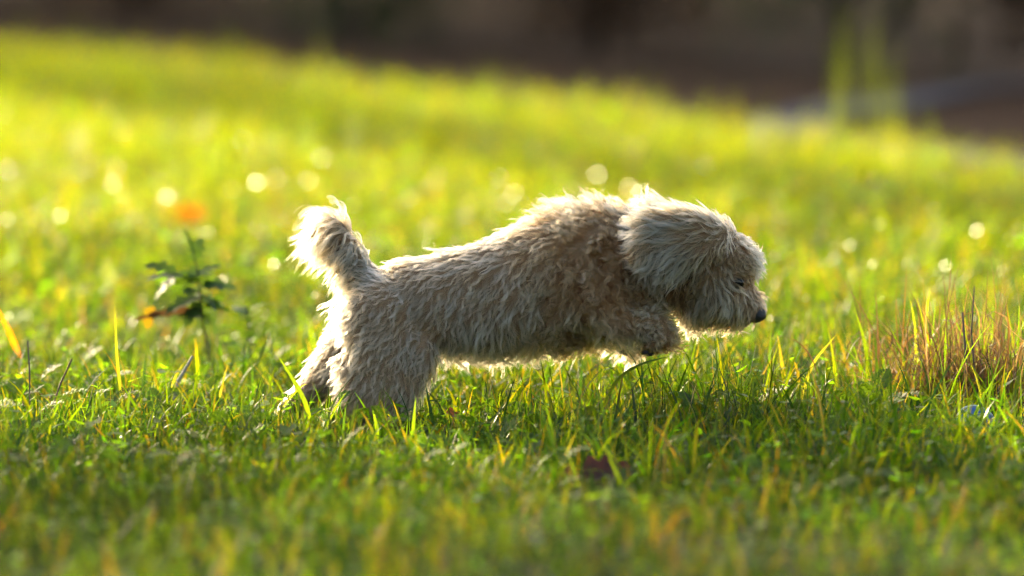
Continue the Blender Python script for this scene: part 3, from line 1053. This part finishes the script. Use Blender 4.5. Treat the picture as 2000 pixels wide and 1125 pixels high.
clump(1885, 840, 7.50, 'large tangled clump of brown dry grass at the right edge of the meadow', [
    ('dry_stems', M_DRY, [dict(n=420, sx=.055, sy=.035, l0=.08, l1=.21, w0=.0012, w1=.0036, tilt_s=.75, curl_s=2.3, cols=STRAW),
                          dict(n=520, sx=.065, sy=.05, l0=.05, l1=.15, w0=.0010, w1=.0030, tilt_s=1.4, curl_s=2.4, cols=STRAW, zs=.050),
                          dict(n=60, sx=.040, sy=.03, l0=.16, l1=.24, w0=.0010, w1=.0024, tilt_s=.22, curl_s=.6, cols=STRAW)]),
    ('green_blades', M_GRASS, [dict(n=90, sx=.075, sy=.05, l0=.08, l1=.19, w0=.003, w1=.0055, tilt_s=.25, curl_s=.5, cols=GREENB)])])
clump(1735, 810, 7.55, 'loose tuft of arching dry brown stems left of the large brown clump', [
    ('dry_stems', M_DRY, [dict(n=26, sx=.024, sy=.02, l0=.11, l1=.22, w0=.0010, w1=.0028, tilt_s=.25, curl_s=.8, cols=STRAW),
                          dict(n=60, sx=.06, sy=.04, l0=.05, l1=.13, w0=.0010, w1=.0028, tilt_s=.8, curl_s=1.4, cols=STRAW)]),
    ('green_blades', M_GRASS, [dict(n=9, sx=.03, sy=.02, l0=.08, l1=.15, w0=.003, w1=.006, tilt_s=.3, curl_s=.5, cols=GREENB)])])
clump(1565, 800, 7.85, 'few thin straw stems standing in front of the dog\'s face', [
    ('stem', M_DRY, [dict(n=1, sx=.012, sy=.02, l0=.08, l1=.16, w0=.0008, w1=.0016, tilt_s=.25, curl_s=.4, cols=GREYST + STRAW)]) for _q in range(12)])
clump(2005, 830, 7.45, 'sparse straw coloured tuft cut by the right edge of the view', [
    ('dry_stems', M_DRY, [dict(n=60, sx=.022, sy=.03, l0=.10, l1=.19, w0=.001, w1=.0026, tilt_s=.3, curl_s=.8, cols=STRAW)])])
clump(1235, 830, 7.9, 'short mixed tuft of dry and orange blades under the tucked forepaw', [
    ('dry_stems', M_DRY, [dict(n=50, sx=.05, sy=.03, l0=.05, l1=.10, w0=.001, w1=.0035, tilt_s=.35, curl_s=.6, cols=STRAW)])])
for (px_, lab) in ((1640, 'taller wispy grass tuft at the far lawn edge by the path'), (1735, 'shorter wispy grass tuft at the far lawn edge by the path')):
    YT = 12.25
    x_ = (px_ - 1000) / F_PX * YT
    base = (x_, YT, gzf(x_, YT))
    rt = empty('tall_grass_tuft', base, lab, 'grass tuft', 'wispy tufts at the far lawn edge')
    a = Acc()
    a.add(stems(16 if px_ < 1700 else 11, x_, YT, .024, .03, .14, .36 if px_ < 1700 else .30, .0016, .0034, .10, .30, [(0.034, 0.050, 0.007)], 4))
    a.v = [q - np.array(base) for q in a.v]
    a.build('blades', M_GRASS, rt)


# ---- single stalks
def stalk(name, pts, radii, mat_, label, cat, sides=6):
    b = Vector(pts[0])
    v, f = tube([Vector(p) - b for p in pts], radii, sides)
    o = np_mesh(name, v, f, mat_)
    o.location = b
    return tag(o, label, cat)


M_PALE = simple_mat('pale_straw', (0.42, 0.38, 0.32), 0.6, 0.3, 200, 0.3)
M_GREYST = simple_mat('grey_stalk', (0.17, 0.115, 0.08), 0.7, 0.3, 200, 0.4)
stalk('dry_stalk', [W(335, 800, 7.5), W(348, 745, 7.5), W(376, 696, 7.49)], [.0012, .0028, .0016], M_PALE, 'thick pale straw stalk leaning right below the broken weed', 'dry stalk')
stalk('dry_stalk', [W(100, 800, 7.3), W(118, 750, 7.3), W(140, 702, 7.28)], [.0010, .0013, .0012], M_GREYST, 'grey dry stalk leaning right at the left of the meadow', 'dry stalk')
stalk('dry_stalk', [W(58, 800, 7.32), W(58, 730, 7.32), W(54, 665, 7.33)], [.0010, .0012, .0010], M_GREYST, 'thin grey upright stalk, leftmost in the meadow', 'dry stalk')
stalk('dry_stalk', [W(1912, 800, 7.42), W(1903, 720, 7.43), W(1897, 650, 7.42), W(1903, 560, 7.43)], [.0018, .0014, .0012, .0008], M_GREYST, 'dark straight stalk rising out of the large brown clump', 'dry stalk')
stalk('dry_stalk', [W(1886, 780, 7.42), W(1885, 680, 7.42), W(1880, 610, 7.43)], [.0018, .0016, .0014], M_GREYST, 'short blunt brown stalk beside the straight one in the clump', 'dry stalk')
stalk('dry_stalk', [W(1985, 860, 7.36), W(1982, 815, 7.36), W(1976, 788, 7.36)], [.004, .004, .0035], M_GREYST, 'thick grey stub at the right foot of the brown clump', 'dry stalk')


def big_blade(pts, wmax, col, label, tip=1.0):
    pts = np.array([list(p) for p in pts], float)
    # resample
    n = 14
    tt_ = np.linspace(0, 1, n); src = np.linspace(0, 1, len(pts))
    P = np.stack([np.interp(tt_, src, pts[:, k]) for k in range(3)], -1)
    for _ in range(3):
        P[1:-1] = (P[:-2] + P[1:-1] * 2 + P[2:]) / 4
    tg = nrm(np.gradient(P, axis=0))
    sdv = nrm(np.cross(tg, np.array([0.15, -1, 0.2])))
    nv_ = np.cross(sdv, tg)
    pr = np.minimum(1, 0.6 + tt_ * 1.5) * np.clip((1 - (tt_) ** (3.0 if tip == 1 else 14)), 0.02, 1)
    a = P + sdv * (wmax / 2 * pr)[:, None]; b_ = P - sdv * (wmax / 2 * pr)[:, None]; c_ = P + nv_ * (wmax * .16 * pr)[:, None]
    v = np.stack([a, c_, b_], 1).reshape(-1, 3)
    f = []
    for k in range(n - 1):
        for q in (0, 1):
            f.append([3 * k + q, 3 * k + q + 1, 3 * k + q + 4, 3 * k + q + 3])
    b0 = P[0].copy()
    o = np_mesh('grass_blade', v - b0, np.array(f), M_GRASS, None, np.tile(np.array(col), (len(v), 1)) * rng.uniform(.85, 1.15, (len(v), 1)))
    o.location = b0
    return tag(o, label, 'grass blade')


YG = (0.044, 0.072, 0.006)
big_blade([W(1160, 840, 7.30), W(1200, 740, 7.28), W(1255, 708, 7.26), W(1316, 694, 7.24)], .0042, (0.035, 0.055, 0.024), 'long grey green blade arching right below the tucked forepaw')
big_blade([W(1607, 890, 7.2), W(1612, 840, 7.2), W(1616, 806, 7.2)], .0062, YG, 'short broad blade with a cut tip right of the dog', 0)
big_blade([W(1622, 900, 7.18), W(1636, 830, 7.18), W(1650, 772, 7.18)], .0060, YG, 'broad pointed blade leaning right beside the cut one')
big_blade([W(1694, 800, 7.5), W(1695, 700, 7.5), W(1686, 655, 7.5), W(1668, 600, 7.5)], .0060, YG, 'tall bright green blade standing against the far grass right of the muzzle')
big_blade([W(1560, 800, 7.45), W(1585, 710, 7.45), W(1635, 652, 7.45)], .0044, (0.10, 0.10, 0.04), 'pale tipped blade leaning right below the thin straw stems')
big_blade([W(610, 860, 7.2), W(600, 790, 7.2), W(575, 745, 7.2), W(540, 690, 7.2)], .0065, YG, 'broad bright blade crossing the outstretched hind paw')
big_blade([W(745, 880, 7.18), W(735, 830, 7.18), W(727, 795, 7.18)], .0055, (0.042, 0.072, 0.007), 'short blade in front of the near hind leg')
big_blade([W(540, 850, 7.3), W(545, 800, 7.3), W(590, 752, 7.3), W(600, 750, 7.3)], .0022, (0.10, 0.105, 0.025), 'thin pale blade curving up to the hind paw')
big_blade([W(1232, 1010, 6.75), W(1215, 950, 6.75), W(1195, 900, 6.75), W(1180, 870, 6.75)], .0075, YG, 'broad yellow green blade leaning over the fallen brown leaf')
big_blade([W(240, 800, 7.35), W(228, 700, 7.36), W(224, 590, 7.38)], .0045, (0.09, 0.10, 0.02), 'tall pale blade standing left of the broken weed')
big_blade([W(40, 700, 7.9), W(15, 640, 7.9), W(-12, 590, 7.9)], .0075, (0.13, 0.055, 0.005), 'orange blade leaning left at the left edge')


# ---- weeds with leaves of their own
def leaf_mesh(name, L, wd, lobes=3, seed=0, bend=0.35, fold=0.18):
    """lobed leaf along +X with a midrib fold and a droop"""
    r = np.random.default_rng(seed)
    n = 4 * lobes + 1
    t_ = np.linspace(0, 1, n)
    pr = np.sin(np.pi * t_ ** 0.8) ** 0.7
    pr = pr * (0.72 + 0.28 * np.cos(t_ * lobes * 2 * np.pi + 3.1)) + 0.02
    x = L * t_
    z = -bend * L * t_ ** 2
    v, f = [], []
    for k in range(n):
        wv = wd / 2 * pr[k]
        j = r.uniform(.9, 1.1)
        v += [(x[k], wv * j, z[k] + fold * wv), (x[k], 0, z[k]), (x[k], -wv * j, z[k] + fold * wv)]
    for k in range(n - 1):
        for q in (0, 1):
            f.append([3 * k + q, 3 * k + q + 1, 3 * k + q + 4, 3 * k + q + 3])
    return np.array(v), np.array(f)


def put_leaf(root, base_w, at_w, dirv, L, wd, col, seed, name='leaf', mat_=None, bend=.35, roll=0.0, label=None, lobes=3):
    v, f = leaf_mesh(name, L, wd, lobes, seed, bend)
    o = np_mesh(name, v, f, mat_ or M_LEAF, root, np.tile(np.array(col), (len(v), 1)))
    q = Vector(dirv).normalized().to_track_quat('X', 'Z') @ Quaternion((1, 0, 0), roll)
    o.rotation_mode = 'QUATERNION'; o.rotation_quaternion = q
    o.location = Vector(at_w) - Vector(base_w)
    if label: o['label'] = label
    return o


YW = 7.95
pb = W(404, 760, YW)
wb = (pb.x, YW, gzf(pb.x, YW))
weed = empty('broken_weed', wb, 'dark green weed with a bent withered leaf standing in the grass behind the tail', 'weed')
st = [Vector(wb), W(408, 690, YW), W(398, 640, YW), W(392, 585, YW), W(386, 530, YW), W(377, 490, YW)]
v, f = tube([p - Vector(wb) for p in st], [.0026, .0024, .0024, .0020, .0014, .0010], 6)
np_mesh('stem', v, f, simple_mat('weed_stem', (0.075, 0.07, 0.03), .6, .3), weed)
DG = (0.035, 0.075, 0.022)
k_ = 0
for (px_, py_, dx_, dz_, dy_, L, wd) in ((377, 500, -.05, 1, 0, .034, .015), (386, 535, .9, .6, .3, .030, .010), (388, 550, -1, .25, .1, .045, .018), (370, 545, -1, .35, -.3, .050, .020),
                                         (345, 532, -1, .45, .1, .040, .016), (392, 575, .7, -.3, -.5, .030, .015), (390, 580, -1, -.1, -.6, .045, .022), (392, 560, .3, .3, .8, .032, .018),
                                         (394, 600, .8, .1, .3, .035, .014), (345, 545, -1, -.5, .1, .036, .018), (392, 590, -.6, -.6, -.5, .034, .020), (398, 612, .6, -.5, -.5, .030, .014)):
    k_ += 1
    put_leaf(weed, wb, W(px_ - 6 + 12 * (k_ % 2), py_ + 10, YW), (-dx_ * .8, -dy_ + .2, abs(dz_) * .7), L * 1.1, wd * 1.8, np.array(DG) * rng.uniform(.8, 1.5), 80 + k_, roll=rng.uniform(-.8, .8))
    put_leaf(weed, wb, W(px_, py_, YW), (dx_, dy_, dz_), L * 1.2, wd * 1.7, np.array(DG) * rng.uniform(.8, 1.5), k_, roll=rng.uniform(-.8, .8))
put_leaf(weed, wb, W(398, 606, YW), (-1, -.1, .02), .10, .022, (0.06, 0.035, 0.02), 40, 'withered_leaf', M_DRY, .22, .9, 'withered brown leaf hanging from the stem', 5)
put_leaf(weed, wb, W(300, 598, YW), (-.35, -.2, -1), .034, .026, (0.12, 0.085, 0.01), 41, 'yellow_leaf', M_LEAF, .1, 1.4, 'small yellow leaf under the withered one', 2)

pb = W(485, 760, 8.0)
wb = (pb.x, 8.0, gzf(pb.x, 8.0))
weed2 = empty('upright_weed', wb, 'short upright dark weed between the bent weed and the dog\'s tail', 'weed')
v, f = tube([Vector(p) - Vector(wb) for p in (Vector(wb), W(487, 680, 8.0), W(482, 600, 8.0))], [.003, .0026, .0012], 6)
np_mesh('stem', v, f, simple_mat('weed_stem', (0.05, 0.06, 0.035), .6, .3), weed2)
for k in range(11):
    put_leaf(weed2, wb, W(484, 606 + 11 * k, 8.0), (math.cos(k * 2.3), math.sin(k * 2.3), .6), .042, .022, np.array(DG) * rng.uniform(.8, 1.6), 60 + k, roll=rng.uniform(-.6, .6))


# feathery yarrow leaves
def frond(L, n_=11, seed=0):
    r = np.random.default_rng(seed)
    a = Acc()
    rows = []
    P = np.stack([np.linspace(0, L, n_ + 2), np.zeros(n_ + 2), -0.28 * L * np.linspace(0, 1, n_ + 2) ** 2], -1)
    V, T = [], []

    def strip(p, d, l, w_):
        s_ = nrm(np.cross(d, np.array([0, 0, 1.0])))
        k = len(V)
        V.extend([p - s_ * w_ / 2, p + s_ * w_ / 2, p + d * l * .55 + s_ * w_ * .55, p + d * l, p + d * l * .55 - s_ * w_ * .55])
        T.extend([[k, k + 1, k + 2], [k, k + 2, k + 4], [k + 4, k + 2, k + 3]])
    for k in range(n_ + 1):
        strip(P[k], nrm(P[k + 1] - P[k]), L / n_ * 1.1, 0.0012)
    for k in range(1, n_ + 1):
        tk = k / n_
        l = L * 0.30 * math.sin(math.pi * min(1, tk * .86 + .12)) * r.uniform(.85, 1.1)
        for sg_ in (-1, 1):
            d = nrm(np.array([.75, sg_, r.uniform(0, .5)]))
            strip(P[k], d, l, 0.0016)
            for m_ in (.45, .7):
                for s2 in (-1, 1):
                    d2 = nrm(d + np.array([.55 * s2 + .3, -.5 * s2 * sg_, 0]))
                    strip(P[k] + d * l * m_, d2, l * .42, 0.0015)
    return np.array(V), np.array(T)


FV, FT = frond(0.05)
frond_me = None


def yarrow(px, Y, n_, size, label, hgt=0.02):
    global frond_me
    x = (px - 1000) / F_PX * Y
    base = (x, Y, gzf(x, Y))
    root = empty('yarrow', base, label, 'yarrow plant', 'feathery yarrow plants in the grass')
    for k in range(n_):
        if frond_me is None:
            o = np_mesh('leaf', FV, FT, M_LEAF, root, np.tile(np.array([0.06, 0.115, 0.014]), (len(FV), 1)))
            frond_me = o.data
        else:
            o = bpy.data.objects.new('leaf', frond_me); COL.objects.link(o); o.parent = root
        el_ = rng.uniform(.5, 1.3)
        a = k * 2.4 + rng.uniform(-.3, .3)
        o.location = (rng.normal(0, .006), rng.normal(0, .006), hgt * rng.uniform(.3, 1))
        o.rotation_euler = Vector((math.cos(a) * math.cos(el_), math.sin(a) * math.cos(el_), math.sin(el_))).to_track_quat('X', 'Z').to_euler()
        sc_ = size * rng.uniform(.8, 1.2)
        o.scale = (sc_, sc_, sc_)
    return root


yarrow(1712, 7.30, 11, 1.25, 'bright feathery yarrow, tallest, in front of the loose dry tuft', .05)
yarrow(1625, 7.26, 8, .95, 'feathery yarrow left of the tallest one', .035)
yarrow(1885, 7.10, 9, 1.0, 'feathery yarrow growing in front of the blue cap', .02)
yarrow(1480, 7.30, 9, 1.05, 'dark feathery yarrow below the dog\'s nose', .04)
yarrow(1350, 7.28, 8, 1.0, 'feathery yarrow right of the tucked forepaw', .035)
yarrow(1150, 7.28, 7, .9, 'feathery yarrow under the chest', .03)
yarrow(1040, 7.25, 7, .8, 'feathery yarrow under the belly', .025)

# more of the same leaves all through the near grass, too many to count
nf = 900
x = rng.uniform(-.85, .85, nf); y = rng.uniform(6.5, 8.1, nf)
el_ = rng.uniform(-.1, 1.0, nf); a_ = rng.uniform(0, 6.283, nf); sc_ = rng.uniform(.45, .95, nf)
dx_ = np.stack([np.cos(a_) * np.cos(el_), np.sin(a_) * np.cos(el_), np.sin(el_)], -1)
dy_ = nrm(np.stack([-np.sin(a_), np.cos(a_), rng.normal(0, .3, nf)], -1))
dz_ = np.cross(dx_, dy_)
o_ = np.stack([x, y, gz(x, y) + rng.uniform(.004, .04, nf)], -1)
V_ = o_[:, None] + sc_[:, None, None] * (FV[None, :, :1] * dx_[:, None] + FV[None, :, 1:2] * dy_[:, None] + FV[None, :, 2:] * dz_[:, None])
T_f = (np.arange(nf) * len(FV))[:, None, None] + FT[None]
cw = np.array([0.045, 0.10, 0.016]) * rng.uniform(.6, 1.5, (nf, 1))
o = np_mesh('low_weeds', V_.reshape(-1, 3), T_f.reshape(-1, 3), M_LEAF, None, np.repeat(cw, len(FV), 0))
tag(o, 'small feathery green leaves spread low through the near grass', 'ground cover', kind='stuff')

# ---- fallen leaves and the blue cap
def fallen(px, Y, zz, L, wd, col, mat_, label, rz, rx, ry, lobes, seed, bend=.3):
    x = (px - 1000) / F_PX * Y
    v, f = leaf_mesh('fallen_leaf', L, wd, lobes, seed, bend, .35)
    v = v - np.array([L / 2, 0, 0])
    o = np_mesh('fallen_leaf', v, f, mat_, None, np.tile(np.array(col), (len(v), 1)) * rng.uniform(.8, 1.2, (len(v), 1)))
    o.location = (x, Y, gzf(x, Y) + zz)
    o.rotation_euler = (rx, ry, rz)
    return tag(o, label, 'fallen leaf')


fallen(1196, 6.80, .030, .078, .050, (0.055, 0.020, 0.012), M_DRY, 'curled dark red brown leaf lying in the grass below the chest', .3, .9, -.1, 3, 5, .35)
fallen(1130, 6.80, .022, .040, .022, (0.09, 0.028, 0.016), M_DRY, 'small dark brown leaf just left of the curled red brown one', .1, .7, .1, 2, 6)
fallen(372, 10.3, .052, .058, .046, (0.17, 0.055, 0.003), M_LEAF, 'bright orange leaf lying on the blurred grass behind the weed', .2, 1.25, 0, 2, 8, .1)
fallen(890, 7.35, .030, .030, .018, (0.10, 0.035, 0.02), M_DRY, 'small brown leaf in the grass beside the near hind leg', .5, .8, .2, 2, 9)

M_BLUE = simple_mat('blue_plastic', (0.012, 0.10, 0.33), .35, .5, 60, .1)
M_WHITE = simple_mat('white_plastic', (0.62, 0.68, 0.72), .4, .5, 60, .1)
cx = (1905 - 1000) / F_PX * 7.22
cb = (cx, 7.22, gzf(cx, 7.22) + .022)
cap = empty('bottle_cap', cb, 'blue ridged plastic cap with white rim half hidden in the grass', 'plastic cap')
nseg = 36
v, f = [], []
for k in range(nseg * 2):
    a = 2 * math.pi * k / (nseg * 2)
    rr_ = .027 if k % 4 < 2 else .0255
    v += [(rr_ * math.cos(a), rr_ * math.sin(a), 0), (rr_ * math.cos(a), rr_ * math.sin(a), .015), (.021 * math.cos(a), .021 * math.sin(a), .0185)]
m2 = nseg * 2
for k in range(m2):
    q = (k + 1) % m2
    f += [[3 * k, 3 * q, 3 * q + 1, 3 * k + 1], [3 * k + 1, 3 * q + 1, 3 * q + 2, 3 * k + 2]]
v.append((0, 0, .019))
f3 = [[3 * k + 2, 3 * ((k + 1) % m2) + 2, len(v) - 1] for k in range(m2)]
sh = np_mesh('cap_shell', np.array(v), [np.array(f), np.array(f3)], M_BLUE, cap, smooth=False)
rv = []
ang_ = np.linspace(0, 2 * math.pi, 49)
v, f = tube([(0.0268 * math.cos(a), .0268 * math.sin(a), .0155) for a in ang_], [.0013] * 49, 6)
np_mesh('rim', v, f, M_WHITE, cap)
for k in range(18):
    a = 2 * math.pi * (k + .25) / 18
    v, f = tube([(.0275 * math.cos(a), .0275 * math.sin(a), .001), (.0275 * math.cos(a), .0275 * math.sin(a), .0145)], [.0009, .0009], 5)
    np_mesh('ridge', v, f, M_WHITE, cap)
cap.rotation_euler = (R(58), R(14), R(10))
